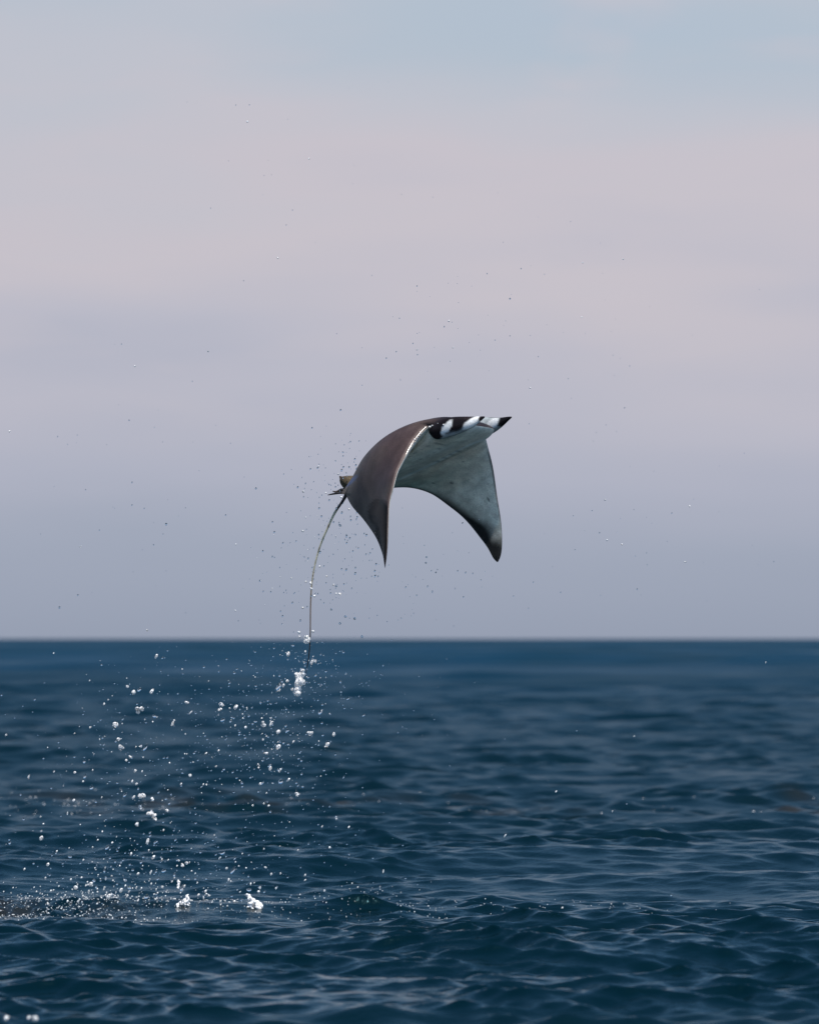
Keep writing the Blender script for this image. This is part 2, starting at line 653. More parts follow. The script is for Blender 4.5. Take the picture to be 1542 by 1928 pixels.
upper = bodyness[:, None] * cup[None] + (1 - bodyness)[:, None] * (wth[:, None] * foil[None])
lower = bodyness[:, None] * clo[None] + (1 - bodyness)[:, None] * (wth[:, None] * .55 * foil[None])
line = LEw[:, None] + (TEw - LEw)[:, None] * cc[None, :, None]
top = line + nrm[:, None] * upper[..., None]
bot = line - nrm[:, None] * lower[..., None]
loop = np.concatenate([top, bot[:, -2:0:-1]], 1)                 # closed section
isv = np.concatenate([np.zeros(NC), np.ones(NC - 2)])            # underside?
ccl = np.concatenate([cc, cc[-2:0:-1]])
NL = loop.shape[1]
V = loop.reshape(-1, 3)
Vl = V - BASE
# body-frame coordinates of every point, for the markings
S_, L_, H_ = Vl @ F, Vl @ L, Vl @ U
C_ = np.tile(ccl, NS)
T_ = np.repeat(wing, NL)
D_ = np.repeat(side, NL)
VEN = np.tile(isv, NS)
px, py = project(V)


def blob(x, y, cx, cy, rx, ry, ang=0, soft=.35):
    a = R(ang)
    u = ((x - cx) * math.cos(a) + (y - cy) * math.sin(a)) / rx
    v = (-(x - cx) * math.sin(a) + (y - cy) * math.cos(a)) / ry
    return 1 - smooth01(1 - soft, 1 + soft, np.sqrt(u * u + v * v))


def mixc(c, f, new):
    return c * (1 - f[:, None]) + np.array(new)[None] * f[:, None]


BLACK, WHITE = (.012, .009, .010), (.82, .81, .79)


def cheek(c, x, y, on):
    """Black and white bars on the side of the head and the horn (traced on the near side)."""
    n = .8 * wob(x, y, .35, 50)
    c = mixc(c, on * blob(x, y, 850 + n, 799, 34, 15, -14), BLACK)
    c = mixc(c, on * blob(x, y, 821 + n, 817, 13.5, 12.5, -20, .22), BLACK)
    c = mixc(c, on * blob(x, y, 841 + n, 804.5, 16.5, 6.6, -52, .22), WHITE)
    c = mixc(c, on * blob(x, y, 860 + n, 800, 9.5, 12, 25, .3), BLACK)
    c = mixc(c, on * blob(x, y, 888 + n, 796, 20, 7.5, -34, .22), WHITE)
    c = mixc(c, on * blob(x, y, 908, 787, 8, 5, -30, .3), BLACK)
    return c


def dorsal_col(n):
    c = np.tile(np.array([.070, .047, .045]), (n, 1))
    return c


cold = dorsal_col(len(V))
cold = mixc(cold, np.clip(.75 * smooth01(.35, .95, C_) + .25 * wob(S_, L_ - H_, 14, 41), 0, .9), (.125, .100, .080))
cold = mixc(cold, .6 * smooth01(.80, 1.0, T_), (.034, .026, .026))
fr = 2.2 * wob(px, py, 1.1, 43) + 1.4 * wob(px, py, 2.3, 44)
dark_patch = blob(px + fr, py + fr, 713, 965, 20, 26, 0, .22) * (D_ > 0)  # near-black ragged patch down the near wing
dark_patch = np.maximum(dark_patch, blob(px + fr * .5, py, 721, 1005, 13, 46, -4, .3) * (D_ > 0))
painted_sheen = blob(px + fr * .4, py, 661, 906, 15, 4.0, -42, .5) * (D_ > .2)  # bluish reflection near the tail root, painted into the back
cold = mixc(cold, painted_sheen * .7, (.10, .14, .27))
cold = mixc(cold, dark_patch * .97, (.005, .004, .0035))
cold = mixc(cold, .9 * smooth01(.72, .86, S_ + .1 * H_), (.030, .023, .025))
colv = np.tile(np.array([.93, .93, .82]), (len(V), 1))
streak = wob(S_ * .35 + L_, H_ - S_ * .2, 30, 45, 7)
colv = mixc(colv, np.clip(.42 + .35 * streak, 0, .85) * smooth01(.95, .55, C_) * smooth01(.75, .25, T_), (.88, .78, .66))
colv = mixc(colv, np.clip(.25 * wob(S_, L_ + H_, 22, 46, 6), 0, .4), (.92, .94, .94))
colv = mixc(colv, np.clip(.55 * wob(S_, L_ + .7 * H_, 75, 91, 9), 0, .5), (.58, .60, .52))
colv = mixc(colv, np.clip(.5 * wob(S_ + .3 * L_, H_, 130, 92, 9), 0, .4), (.70, .66, .58))
tipd = smooth01(.50, .92, T_ + .50 * (C_ - .45) + .05 * wob(S_, H_, 25, 47))
tipd = np.maximum(tipd, smooth01(.66, .94, T_ + .03 * wob(S_, H_, 25, 48)))
colv = mixc(colv, tipd * .985, (.010, .011, .013))
colv = mixc(colv, .75 * smooth01(.90, .995, C_) * smooth01(.02, .12, T_), (.09, .10, .10))
colv = mixc(colv, .85 * smooth01(.028, .004, C_) * smooth01(.05, .2, T_) * (D_ < 0), (.05, .05, .055))
for (sx, lx, rr) in [(.62, -.23, .008), (.45, -.33, .010), (.58, -.42, .007), (.36, -.3, .009), (.5, -.12, .008), (.7, -.36, .006)]:
    colv = mixc(colv, .7 * (1 - smooth01(.5, 1.2, np.hypot(S_ - sx, L_ - lx) / rr)), (.12, .12, .12))
# fold from the wing root to the chin: a pale ridge with a brownish side below it
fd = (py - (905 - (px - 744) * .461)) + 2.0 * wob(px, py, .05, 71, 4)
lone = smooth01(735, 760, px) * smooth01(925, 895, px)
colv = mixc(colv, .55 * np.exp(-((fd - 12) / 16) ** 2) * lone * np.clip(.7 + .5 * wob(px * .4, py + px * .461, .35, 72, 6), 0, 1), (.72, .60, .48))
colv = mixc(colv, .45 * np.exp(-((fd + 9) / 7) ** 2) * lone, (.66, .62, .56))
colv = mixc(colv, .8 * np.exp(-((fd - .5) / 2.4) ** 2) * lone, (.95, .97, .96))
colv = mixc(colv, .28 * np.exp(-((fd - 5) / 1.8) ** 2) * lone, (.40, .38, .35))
# gill slits: short dark arcs under the throat
for i in range(5):
    for sg in (1, -1):
        g = np.exp(-((S_ - (.74 - .045 * i) + .25 * (np.abs(L_) - .11)) / .004) ** 2) * smooth01(.05, .07, np.abs(L_)) * smooth01(.165, .14, np.abs(L_))
        colv = mixc(colv, .55 * g * (np.sign(L_) == sg), (.10, .11, .12))
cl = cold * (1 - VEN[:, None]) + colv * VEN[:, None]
# light caught on the near wing's leading edge, painted as a pale strip
lit_edge = np.exp(-((C_ - .006) / .012) ** 2) * smooth01(.0, .06, T_) * (1 - VEN)
cl = mixc(cl, .85 * lit_edge * (D_ > 0), (.20, .150, .135))
onhead = ((D_ > .35) & (S_ > .60) & (T_ < .22)).astype(float) * np.where(VEN > 0, smooth01(.10, .0, C_) * .9, 1.0)
# on the back only the flank low down towards the cheek carries the bars
cl = cheek(cl, px, py, onhead * np.where(VEN > 0, 1, smooth01(.10, .04, np.clip(C_ - .06, 0, 1))))
Q = grid_quads(NS, NL, wrap=True)
me = mesh_np('ray_body', Vl, Q)
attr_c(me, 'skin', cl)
bm = bmesh.new()
bm.from_mesh(me)
bmesh.ops.remove_doubles(bm, verts=bm.verts, dist=1e-5)
bmesh.ops.holes_fill(bm, edges=[e for e in bm.edges if e.is_boundary], sides=0)
bmesh.ops.recalc_face_normals(bm, faces=bm.faces)
for fc in bm.faces:
    fc.smooth = True
bm.to_mesh(me)
bm.free()

ray = bpy.data.objects.new('devil_ray', None)
col.objects.link(ray)
ray.location = BASE
ray.empty_display_size = .2
tag(ray, 'dark-backed devil ray leaping above the sea, wings curled down, thin tail trailing', 'ray')
link('body', me, skin_mat, ray)


def loft(name, secs, colour, nseg=20, per=10, parent=ray, mat=skin_mat, upv=None):
    """Skin over ellipse sections: (world centre, half width vector, half height vector). colour(V,ang)->rgb."""
    C = np.array([s[0] for s in secs])
    A = np.array([s[1] for s in secs])
    Bv = np.array([s[2] for s in secs])
    allp = spline(np.concatenate([C, A, Bv], 1), n=per * (len(secs) - 1) + 1)
    C, A, Bv = allp[:, :3], allp[:, 3:6], allp[:, 6:]
    ang = np.linspace(0, 2 * math.pi, nseg, endpoint=False)
    P = C[:, None] + A[:, None] * np.cos(ang)[None, :, None] + Bv[:, None] * np.sin(ang)[None, :, None]
    V = P.reshape(-1, 3)
    Q = grid_quads(len(C), nseg, wrap=True)
    me = mesh_np(name, V - BASE, Q)
    attr_c(me, 'skin', colour(V, np.tile(np.sin(ang), len(C)), np.repeat(np.linspace(0, 1, len(C)), nseg)))
    bm = bmesh.new()
    bm.from_mesh(me)
    bmesh.ops.holes_fill(bm, edges=[e for e in bm.edges if e.is_boundary], sides=0)
    bmesh.ops.recalc_face_normals(bm, faces=bm.faces)
    for fc in bm.faces:
        fc.smooth = True
    bm.to_mesh(me)
    bm.free()
    return link(name, me, mat, parent)


def bpt(px, py, l):
    return body(*[np.array(v) for v in fit(px, py, l)])


def near_fin_col(V, sn, tt):
    x, y = project(V)
    c = np.tile(np.array([.030, .023, .025]), (len(V), 1))
    c = mixc(c, smooth01(-.45, -.75, sn), (.33, .36, .37))
    return cheek(c, x, y, np.ones(len(V)))


def far_fin_col(V, sn, tt):
    x, y = project(V)
    c = np.tile(np.array([.40, .43, .43]), (len(V), 1))
    c = mixc(c, smooth01(-.1, -.9, sn) * .45, (.20, .21, .21))
    c = mixc(c, blob(x, y, 928, 797, 13, 8.5, -35, .2), WHITE)
    c = mixc(c, smooth01(935, 941, x + .35 * (y - 795)) * smooth01(806, 800, y - .2 * (x - 940)), BLACK)
    c = mixc(c, smooth01(.93, .99, sn) * smooth01(918, 924, x), (.03, .025, .025))
    return c


def fin_secs(pts, th):
    out = []
    for x, y, hh, l, w in pts:
        c = bpt(x, y, l)
        up_ = (bpt(x - hh * .12, y - hh, l) - bpt(x + hh * .12, y + hh, l)) * .5
        out.append((c, L * w, up_))
    return out


loft('cephalic_fin', fin_secs([(809, 811, 6, .185, .008), (816, 812, 13, .186, .022), (826, 809.5, 17.5, .188, .030), (840, 805.5, 18.5, .188, .031), (858, 801.5, 17, .185, .028), (878, 797, 13, .176, .022),
                               (893, 793, 9, .165, .016), (904, 788.3, 4.6, .155, .010), (912, 785, 1.4, .148, .004)], 0), near_fin_col, 28, 12)
loft('cephalic_fin', fin_secs([(892, 803, 16, -.155, .022), (905, 804, 18.5, -.178, .026), (918, 802.5, 17.2, -.185, .022), (932, 799, 13.2, -.182, .018),
                               (945, 794.2, 8.4, -.172, .013), (955, 789, 4.6, -.160, .008), (963, 785.2, 1.2, -.150, .003)], 0), far_fin_col, 28, 12)
# eye on the near cheek
eb = bmesh.new()
bmesh.ops.create_uvsphere(eb, u_segments=16, v_segments=10, radius=.0095)
for fc in eb.faces:
    fc.smooth = True
em = bpy.data.meshes.new('eye')
eb.to_mesh(em)
eb.free()
link('eye', em, eye_mat, ray, Vector(bpt(824, 813, .205) - BASE))


def plain(rgb, tip=None, spots=False):
    def f(V, sn, tt):
        c = np.tile(np.array(rgb), (len(V), 1))
        if tip:
            c = mixc(c, smooth01(.5, 1, tt), tip)
        return c
    return f


def tube_secs(pts, wl=1.0):
    """pts: (px, py, half width px, l)"""
    out = []
    k = DIST / FPX
    for i, (x, y, hw, l) in enumerate(pts):
        c = bpt(x, y, l)
        a = pts[max(i - 1, 0)]
        b2 = pts[min(i + 1, len(pts) - 1)]
        d = bpt(b2[0], b2[1], b2[3]) - bpt(a[0], a[1], a[3])
        d /= np.linalg.norm(d)
        s1 = np.cross(d, np.array([0, 1., 0]))
        s1 /= np.linalg.norm(s1)
        s2 = np.cross(d, s1)
        hw *= .84
        out.append((c, s1 * hw * k, s2 * hw * k * wl))
    return out


def tail_col(V, sn, tt):
    c = np.tile(np.array([.60, .54, .38]), (len(V), 1))
    c = mixc(c, smooth01(.16, .10, tt), (.035, .035, .040))
    c = mixc(c, np.clip(.7 * wob(tt * 100, tt * 0, 1.9, 61, 4) - .15, 0, .8), (.14, .11, .08))
    c = mixc(c, smooth01(.40, .65, tt), (.20, .15, .12))
    c = mixc(c, smooth01(.72, .82, tt), (.03, .026, .026))
    return c


loft('tail', tube_secs([(656, 922, 5.5, 0), (648.5, 938, 3.6, 0), (640, 951, 2.9, 0), (632, 963, 2.7, 0), (618, 991.5, 2.3, 0), (605, 1022, 2.0, 0), (595, 1054.7, 1.8, 0), (588, 1091.7, 1.7, 0),
                        (585.4, 1124, 1.6, 0), (584.5, 1161, 1.5, 0), (584, 1200.6, 1.35, 0), (582, 1231, 1.2, 0), (579, 1253, 1.0, 0),
                        (575.3, 1273, .6, 0)]), tail_col, 10, 8)
# small fin on the back just ahead of the tail
loft('dorsal_fin', [(bpt(664, 909, -.005), F * .040, L * .018), (bpt(655, 905, -.012), F * .034, L * .012), (bpt(647, 901, -.016), F * .022, L * .008),
                    (bpt(641.5, 898, -.018), F * .008, L * .004), (bpt(639.5, 896, -.018), F * .002, L * .002)],
     plain((.10, .075, .045), (.055, .04, .028)), 18, 8)
loft('pelvic_lobe', [(bpt(676, 908, -.04), U * .036, L * .035), (bpt(662, 909, -.05), U * .040, L * .034), (bpt(651, 910, -.05), U * .040, L * .024), (bpt(644.5, 909, -.048), U * .030, L * .012), (bpt(641, 908, -.045), U * .014, L * .004)],
     plain((.115, .088, .055), (.085, .062, .040)), 24, 8)
loft('pelvic_fin', [(bpt(652, 924, -.02), U * .012, L * .018), (bpt(643, 922.5, -.035), U * .008, L * .014), (bpt(634, 926, -.042), U * .006, L * .010), (bpt(627, 925, -.045), U * .003, L * .004)],
     plain((.17, .115, .085), (.05, .035, .03)), 14, 6)
loft('pelvic_fin', [(bpt(652, 927, .02), U * .010, L * .016), (bpt(641, 928, .028), U * .006, L * .012), (bpt(630, 929.5, .03), U * .005, L * .010), (bpt(617.5, 932, .03), U * .002, L * .003)],
     plain((.05, .045, .045), (.025, .02, .02)), 14, 6)


# ------------------------------------------------------------------ water in the air
def lump(seed, sub=2, amp=.35, k=2.2, stretch=(1, 1, 1)):
    """A lumpy ball of water, radius about 1."""
    bm = bmesh.new()
    bmesh.ops.create_icosphere(bm, subdivisions=sub, radius=1)
    off = Vector((seed * 7.1, seed * 3.3, seed * 1.7))
    for v in bm.verts:
        n = mnoise.noise(v.co * k + off) + .45 * mnoise.noise(v.co * k * 2.3 + off)
        v.co *= 1 + amp * n
        v.co.x *= stretch[0]
        v.co.y *= stretch[1]
        v.co.z *= stretch[2]
    for fc in bm.faces:
        fc.smooth = True
    me = bpy.data.meshes.new('water_lump')
    bm.to_mesh(me)
    bm.free()
    return me


def knot(seed, n=7):
    """Several beads of water run together, radius about 1."""
    r = random.Random(seed)
    bm = bmesh.new()
    p = Vector((0, 0, 0))
    d = Vector((r.gauss(0, 1), r.gauss(0, 1), r.gauss(0, 1))).normalized()
    for i in range(n * 3):
        rad = r.uniform(.10, .40)
        d = (d + .9 * Vector((r.gauss(0, 1), r.gauss(0, 1), r.gauss(0, 1)))).normalized()
        p = p + d * .26
        if p.length > .72:
            p *= .72 / p.length * r.uniform(.3, 1)
        c = p.copy()
        ret = bmesh.ops.create_icosphere(bm, subdivisions=2, radius=rad)
        for v in ret['verts']:
            v.co *= 1 + .45 * mnoise.noise(v.co * 5 + Vector((seed, i * 3.1, 0)))
            v.co += c
    for fc in bm.faces:
        fc.smooth = True
    me = bpy.data.meshes.new('water_knot')
    bm.to_mesh(me)
    bm.free()
    me.materials.append(froth_mat)
    rm = bpy.data.objects.new('tmp', me)
    md = rm.modifiers.new('r', 'REMESH')
    md.mode = 'VOXEL'
    md.voxel_size = .075
    md.use_smooth_shade = True
    sm = rm.modifiers.new('s', 'SMOOTH')
    sm.iterations = 9
    col.objects.link(rm)
    dg = bpy.context.evaluated_depsgraph_get()
    me2 = bpy.data.meshes.new_from_object(rm.evaluated_get(dg))
    bpy.data.objects.remove(rm)
    bpy.data.meshes.remove(me)
    if not me2.materials:
        me2.materials.append(froth_mat)
    return me2


clear = [lump(i, 2, .22, 1.3, st) for i, st in enumerate([(1, 1, 1), (1, 1, 1.25), (1.2, 1, .9), (.85, 1, 1.2)])]
for m in clear:
    m.materials.append(drop_mat)
white = [lump(20 + i, 2, .26, 1.7, st) for i, st in enumerate([(1, 1, 1), (.9, 1, 1.2), (1.2, 1, .9), (1, .9, 1.05)])]
for m in white:
    m.materials.append(froth_mat)
knots = [knot(3 + i, 6 + i % 4) for i in range(7)]
KP = DIST / FPX


def place(name, me, px, py, rpx, Y, label, cat, group, stretch=1.0, tilt=0.0):
    o = bpy.data.objects.new(name, me)
    col.objects.link(o)
    o.location = at(px, py, Y)
    r = rpx * Y / FPX
    o.scale = (r * random.uniform(.75, 1.15), r, r * stretch * random.uniform(.8, 1.3))
    o.rotation_euler = (0, tilt, 0) if stretch != 1 else (random.uniform(0, 6), random.uniform(0, 6), random.uniform(0, 6))
    return tag(o, label, cat, group)


# big knots of churned water: px, py, radius px, what singles it out
BLOBS = [
    (579.5, 1205, 9.0, 'knot of frothy water clinging to the thin tail at the horizon'),
    (261.5, 1337.5, 10.5, 'large round frothy water blob hanging alone over the sea'),
    (229.6, 1407.5, 8.5, 'frothy water blob just below a smaller bead, left of the spray'),
    (223.6, 1393, 5.5, 'small frothy bead just above a larger blob'),
    (244, 1426, 6.5, 'loose frothy blob trailing below the pair of blobs'),
    (253, 1450, 5.0, 'thin frothy drop below the trailing loose blob'),
    (267, 1502, 9.5, 'upper frothy blob of the bright cluster over the brown water'),
    (266, 1520.7, 6.5, 'round smooth white blob in the middle of the bright cluster'),
    (284, 1533.7, 10.5, 'widest brightest frothy blob of the cluster over the brown water'),
    (293.6, 1544, 5.5, 'frothy tail hanging off the widest blob of the cluster'),
    (255.5, 1551, 7.0, 'lowest ring-shaped frothy blob of the cluster'),
    (288.5, 1506, 5.5, 'stretched frothy blob beside the upper blob of the cluster'),
    (413.7, 1327, 7.0, 'upper of two frothy blobs joined one above the other'),
    (414.5, 1338, 5.8, 'lower of two frothy blobs joined one above the other'),
    (351.5, 1321.5, 6.0, 'lone frothy blob level with the end of the tail splash'),
    (495.4, 1364.7, 6.5, 'pinkish frothy blob in the thick of the spray'),
    (581.8, 1381.6, 7.0, 'frothy blob on the right side of the spray below the tail'),
    (631, 1383, 6.0, 'outermost frothy blob right of the spray'),
    (529.7, 1451, 5.5, 'frothy blob low in the spray below the tail'),
    (502, 1420.5, 5.2, 'frothy blob in the middle of the spray below the tail'),
    (345, 1629, 6.5, 'frothy blob over the foam crests'),
    (560, 1496, 5.2, 'frothy drop above the brown streak on the water'),
    (633, 1541.7, 5.0, 'frothy drop low over the water right of the spray'),
]
for i, (x, y, r, lab) in enumerate(BLOBS):
    place('water_blob', knots[i % len(knots)], x, y, r * 1.05, DIST + random.uniform(-.12, .12), lab, 'water blob', 'blobs of frothy water in the air')

# the splash sheds off the end of the tail: one ragged column of water
bm = bmesh.new()
rr = random.Random(5)
for x, y, r in [(570, 1263, 4.5), (573, 1270, 3.2), (567, 1271, 6), (561, 1273, 6.5), (558, 1270, 4), (564, 1279, 7), (568, 1284, 6.5), (561, 1286, 7), (572, 1287, 4), (560, 1293, 6.2),
                (563, 1290, 6.5), (558, 1300, 5), (563, 1298, 4.5), (560, 1306, 6.8), (556, 1305, 4.5), (564, 1304, 4)]:
    c = at(x, y, DIST + rr.uniform(-.012, .012)) - at(561, 1306)
    ret = bmesh.ops.create_icosphere(bm, subdivisions=2, radius=r * KP)
    for v in ret['verts']:
        v.co += v.normal * r * KP * .35 * mnoise.noise(v.co * 160 + Vector((x, y, 0)))
        v.co += Vector(c)
me = bpy.data.meshes.new('tail_splash')
bm.to_mesh(me)
bm.free()
tmp = bpy.data.objects.new('tmp', me)
col.objects.link(tmp)
md = tmp.modifiers.new('r', 'REMESH')
md.mode = 'VOXEL'
md.voxel_size = .0028
md.use_smooth_shade = True
sm = tmp.modifiers.new('s', 'SMOOTH')
sm.iterations = 8
dg = bpy.context.evaluated_depsgraph_get()
me2 = bpy.data.meshes.new_from_object(tmp.evaluated_get(dg))
bpy.data.objects.remove(tmp)
if not me2.materials:
    me2.materials.append(froth_mat)
o = link('water_splash', me2, None, None, at(561, 1306))
tag(o, 'ragged column of white water shed from the end of the tail', 'splash')


def crest(name, poly, Y, label, depth=.04, rad=3.6, n=170):
    """A ragged mass of foam: many small bubbles of water inside an outline (pixels), fused, with real thickness."""
    r = random.Random(n + int(poly[0][0]))
    k = Y / FPX
    bm = bmesh.new()
    xs, ys = [p[0] for p in poly], [p[1] for p in poly]
    o0 = at(sum(xs) / len(xs), max(ys), Y)

    def inside(x, y):
        c = False
        for (x1, y1), (x2, y2) in zip(poly, poly[1:] + poly[:1]):
            if (y1 > y) != (y2 > y) and x < (x2 - x1) * (y - y1) / (y2 - y1) + x1:
                c = not c
        return c
    m = 0
    while m < n:
        x, y = r.uniform(min(xs), max(xs)), r.uniform(min(ys), max(ys))
        if not inside(x, y):
            continue
        m += 1
        fy = (y - min(ys)) / (max(ys) - min(ys))
        c = at(x, y, Y + r.uniform(-depth, depth) * (.3 + fy)) - o0
        rr_ = rad * k * r.uniform(.45, 1.0)
        ret = bmesh.ops.create_icosphere(bm, subdivisions=1, radius=rr_)
        for v in ret['verts']:
            v.co += Vector(c)
    me = bpy.data.meshes.new(name)
    bm.to_mesh(me)
    bm.free()
    tmp = bpy.data.objects.new('tmp', me)
    col.objects.link(tmp)
    md = tmp.modifiers.new('r', 'REMESH')
    md.mode = 'VOXEL'
    md.voxel_size = .0030
    md.use_smooth_shade = True
    sm = tmp.modifiers.new('s', 'SMOOTH')
    sm.iterations = 4
    sm.factor = .5
    dg = bpy.context.evaluated_depsgraph_get()
    me2 = bpy.data.meshes.new_from_object(tmp.evaluated_get(dg))
    bpy.data.objects.remove(tmp)
    if not me2.materials:
        me2.materials.append(foam_mat)
    return tag(link(name, me2, None, None, o0), label, 'foam', 'tongues of foam left on the water by the leap')


foam_mat, t, b = new_mat('foam')
b.inputs['Base Color'].default_value = (.86, .84, .82, 1)
b.inputs['Roughness'].default_value = .5
b.inputs['Subsurface Weight'].default_value = .2
b.inputs['Subsurface Radius'].default_value = (.01, .01, .012)
crest('foam_crest', [(461, 1685), (467, 1684), (472, 1688), (479, 1693), (487, 1697), (493, 1703), (496, 1716), (464, 1716), (468, 1703), (467, 1692)],
      29.9, 'larger tongue of white foam standing on the water right of its twin')
crest('foam_crest', [(331, 1704), (340, 1698), (347, 1694), (351, 1687), (355, 1685), (357, 1692), (357, 1716), (330, 1716)],
      29.9, 'smaller slanting tongue of white foam on the water behind the low swell', rad=2.8)
crest('foam_crest', [(335, 1655), (339, 1658), (338, 1668), (336, 1677), (332, 1677), (333, 1668)],
      29.95, 'upright frothy spout flung above the smaller foam tongue', .02, 2.2, 45)
crest('foam_crest', [(383, 1672), (386, 1675), (388, 1682), (398, 1686), (398, 1689), (382, 1690), (384, 1681)],
      29.95, 'little ragged foam splash between the two foam tongues', .02, 1.7, 45)

# beads: px, py, radius px (bright, full of air)
BEADS = [
    (294.4, 1236, 3.6), (306, 1239, 2.6), (240, 1293, 3.6), (251.6, 1304, 4.5), (262.5, 1298.6, 3.5), (286, 1302, 4.2), (218, 1364.7, 4.6), (231.6, 1354, 2.6), (328, 1357, 3),
    (325, 1363, 3.2), (177.7, 1366, 2.3), (170, 1370, 2.4), (266, 1406, 2.4), (274, 1407.5, 3.8), (238, 1432, 2.8), (267.7, 1453, 2.5), (158.8, 1434, 3), (101.7, 1453.7, 2.8),
    (141, 1455, 2.6), (160, 1462, 3.4), (156.4, 1472, 2.8), (54, 1463, 3), (172.5, 1483.5, 3.3), (249, 1472, 2.9), (257, 1476.8, 3.2), (242.5, 1469, 2), (358, 1460.7, 3.3),
    (341, 1477, 2.3), (365.8, 1418, 2.7), (388, 1419, 2.4), (11.7, 1384, 2.6), (39, 1496.5, 2.9), (196, 1326, 2.3), (359, 1342, 2.8), (291, 1348.6, 3.6), (101, 1230.6, 1.8),
    (197, 1387, 2), (196, 1402, 2), (389, 1478, 2.4), (383, 1477.5, 2), (552, 1215.6, 2.8), (542.6, 1232, 4.4), (575, 1227, 2.2), (576.5, 1231, 2), (587.5, 1246.7, 4.4), (594, 1245.4, 3.9),
    (566.8, 1260, 2.6), (541, 1283, 3.6), (533.6, 1291, 3.2), (525, 1292, 4.4), (524, 1298.6, 3.8), (550, 1298.6, 3.2), (546, 1288.7, 2.7), (444, 1331.8, 4.2), (432.7, 1334, 2.3),
    (419.4, 1355.6, 3.8), (511, 1353, 2.8), (510.5, 1363.4, 4.4), (481, 1358.8, 3.4), (462.5, 1370, 3.2), (524, 1378.5, 3.8), (540, 1376.4, 2.8), (616.8, 1402, 3.3), (622.5, 1397, 2.2),
    (603, 1341.4, 3.3), (605.7, 1338.8, 2.5), (524.5, 1406.7, 4), (534, 1398.4, 2.8), (552.5, 1397, 3), (495.4, 1393, 3.1), (426, 1391, 2.3), (411.6, 1414, 2.6), (407, 1443.8, 2.8),
    (438.4, 1454, 2.4), (487, 1446, 2.4), (509, 1447.7, 3.1), (529, 1472, 4.4), (543, 1469, 3.5), (490, 1476, 2.8), (561.6, 1479, 2.2), (604, 1462, 1.9), (647, 1463.8, 2.4),
    (684.8, 1347, 2.8), (651.6, 1269, 2.4), (721.4, 1253.7, 1.9), (656, 1315.4, 3.2), (642, 1303.8, 2.5), (604.4, 1290.8, 2.6), (235.5, 1497, 3.7), (251.6, 1502, 3.5), (314.7, 1526.7, 3.6),
    (319, 1512.4, 2.9), (308, 1563.5, 3), (278, 1585, 3.4), (294.4, 1585, 3.4), (77.8, 1579, 3.8), (77.8, 1565.6, 2.7), (44.6, 1543, 2.8), (81.7, 1552, 2.2), (138.8, 1508, 2.8),
    (180.8, 1510, 2.8), (127, 1532.4, 2.2), (188, 1535.8, 1.9), (202, 1596, 3.5), (211.4, 1587.6, 2.8), (184, 1582.5, 2.3), (131.5, 1613.6, 3.6), (90, 1628.6, 3.3), (157, 1620, 2.6),
    (232, 1619.3, 2.8), (228, 1625, 2.3), (247, 1608.4, 2.7), (244.6, 1628.6, 2.9), (288.7, 1615, 3.6), (351.5, 1625.8, 3.6), (308.7, 1640, 4.6), (336.7, 1621, 2.7), (260, 1646, 3.5),
    (250, 1638.8, 2.8), (284, 1643.4, 3), (361, 1640.8, 2.3), (368, 1655, 3.1), (236, 1658.5, 3.6), (347.6, 1669, 2.8), (342, 1673, 3.6), (171, 1665.5, 4.2), (142.7, 1672, 4.2),
    (177.7, 1659, 3.1), (164.7, 1661.6, 2.3), (228, 1677, 3.6), (243.8, 1672, 3.5), (306, 1670.7, 2.8), (205, 1688.8, 4.4), (276, 1688.8, 4.4), (476, 1517, 2.7), (505.8, 1518, 2.3),
    (509, 1528.8, 3), (606.5, 1557, 2.4), (657, 1558, 2.3), (581, 1589.5, 1.9), (620.7, 1596.7, 2.7), (561, 1601.4, 2.3), (419.4, 1606.3, 4.2), (414.2, 1616, 3.1), (426.7, 1635.6, 2.8),
    (439, 1638.8, 4), (500, 1634, 3.2), (511, 1646.5, 3.1), (468, 1650.7, 2.7), (430.6, 1657, 2.8), (435, 1660, 2.3), (542, 1652.5, 2.3), (574.6, 1648.6, 2.4), (574.6, 1658, 2.3),
    (469, 1675.9, 4), (452, 1680.5, 2.4), (486.9, 1679.7, 3.2), (498, 1679.7, 2.8), (489.5, 1672, 2.6), (520, 1673, 2.3), (455, 1694.8, 2.9), (441, 1700.5, 3.4), (611, 1677.7, 2.8),
    (592, 1687.5, 2.4), (655, 1691.4, 2.7), (721.7, 1641, 2.4), (721, 1707.8, 2.3), (677.8, 1713.5, 1.9), (626.4, 1705.7, 1.9), (748.9, 1703.6, 1.9), (663, 1664, 1.9), (673.7, 1671.5, 1.9),
    (1264, 1686, 2.3), (951, 1574, 2.4), (1047, 1491, 1.9), (1086, 1376, 1.9), (1194, 1387, 2.0), (1442, 1247, 1.8), (1180, 1514, 1.6), (1153, 1528, 1.9), (1059, 1710, 2.4), (1080, 1705, 1.8),
    (1078, 1724, 1.8), (1151, 1703, 1.8),
]
for i, (x, y, r) in enumerate(BEADS):
    if y < 1320:
        lab, g = 'bright bead of water hanging over the far sea below the horizon', 'beads over the far sea'
    elif y < 1500:
        lab, g = 'bright bead of water in the spray below the tail, against the sea', 'beads in the spray below the tail'
    elif y < 1620:
        lab, g = 'bright bead of water over the brown-streaked water', 'beads over the brown streaks'
    else:
        lab, g = 'bright bead of water low over the splash and foam', 'beads low over the splash'
    clr = (i % 3 == 1)
    place('water_droplet', (clear if clr else white)[i % 4], x, y, r * (.72 if r < 3.3 else .88), DIST + random.uniform(-.25, .25),
          lab.replace('bright', 'clear') if clr else lab, 'droplet', g, random.uniform(1.05, 1.7), R(random.uniform(10, 45)))
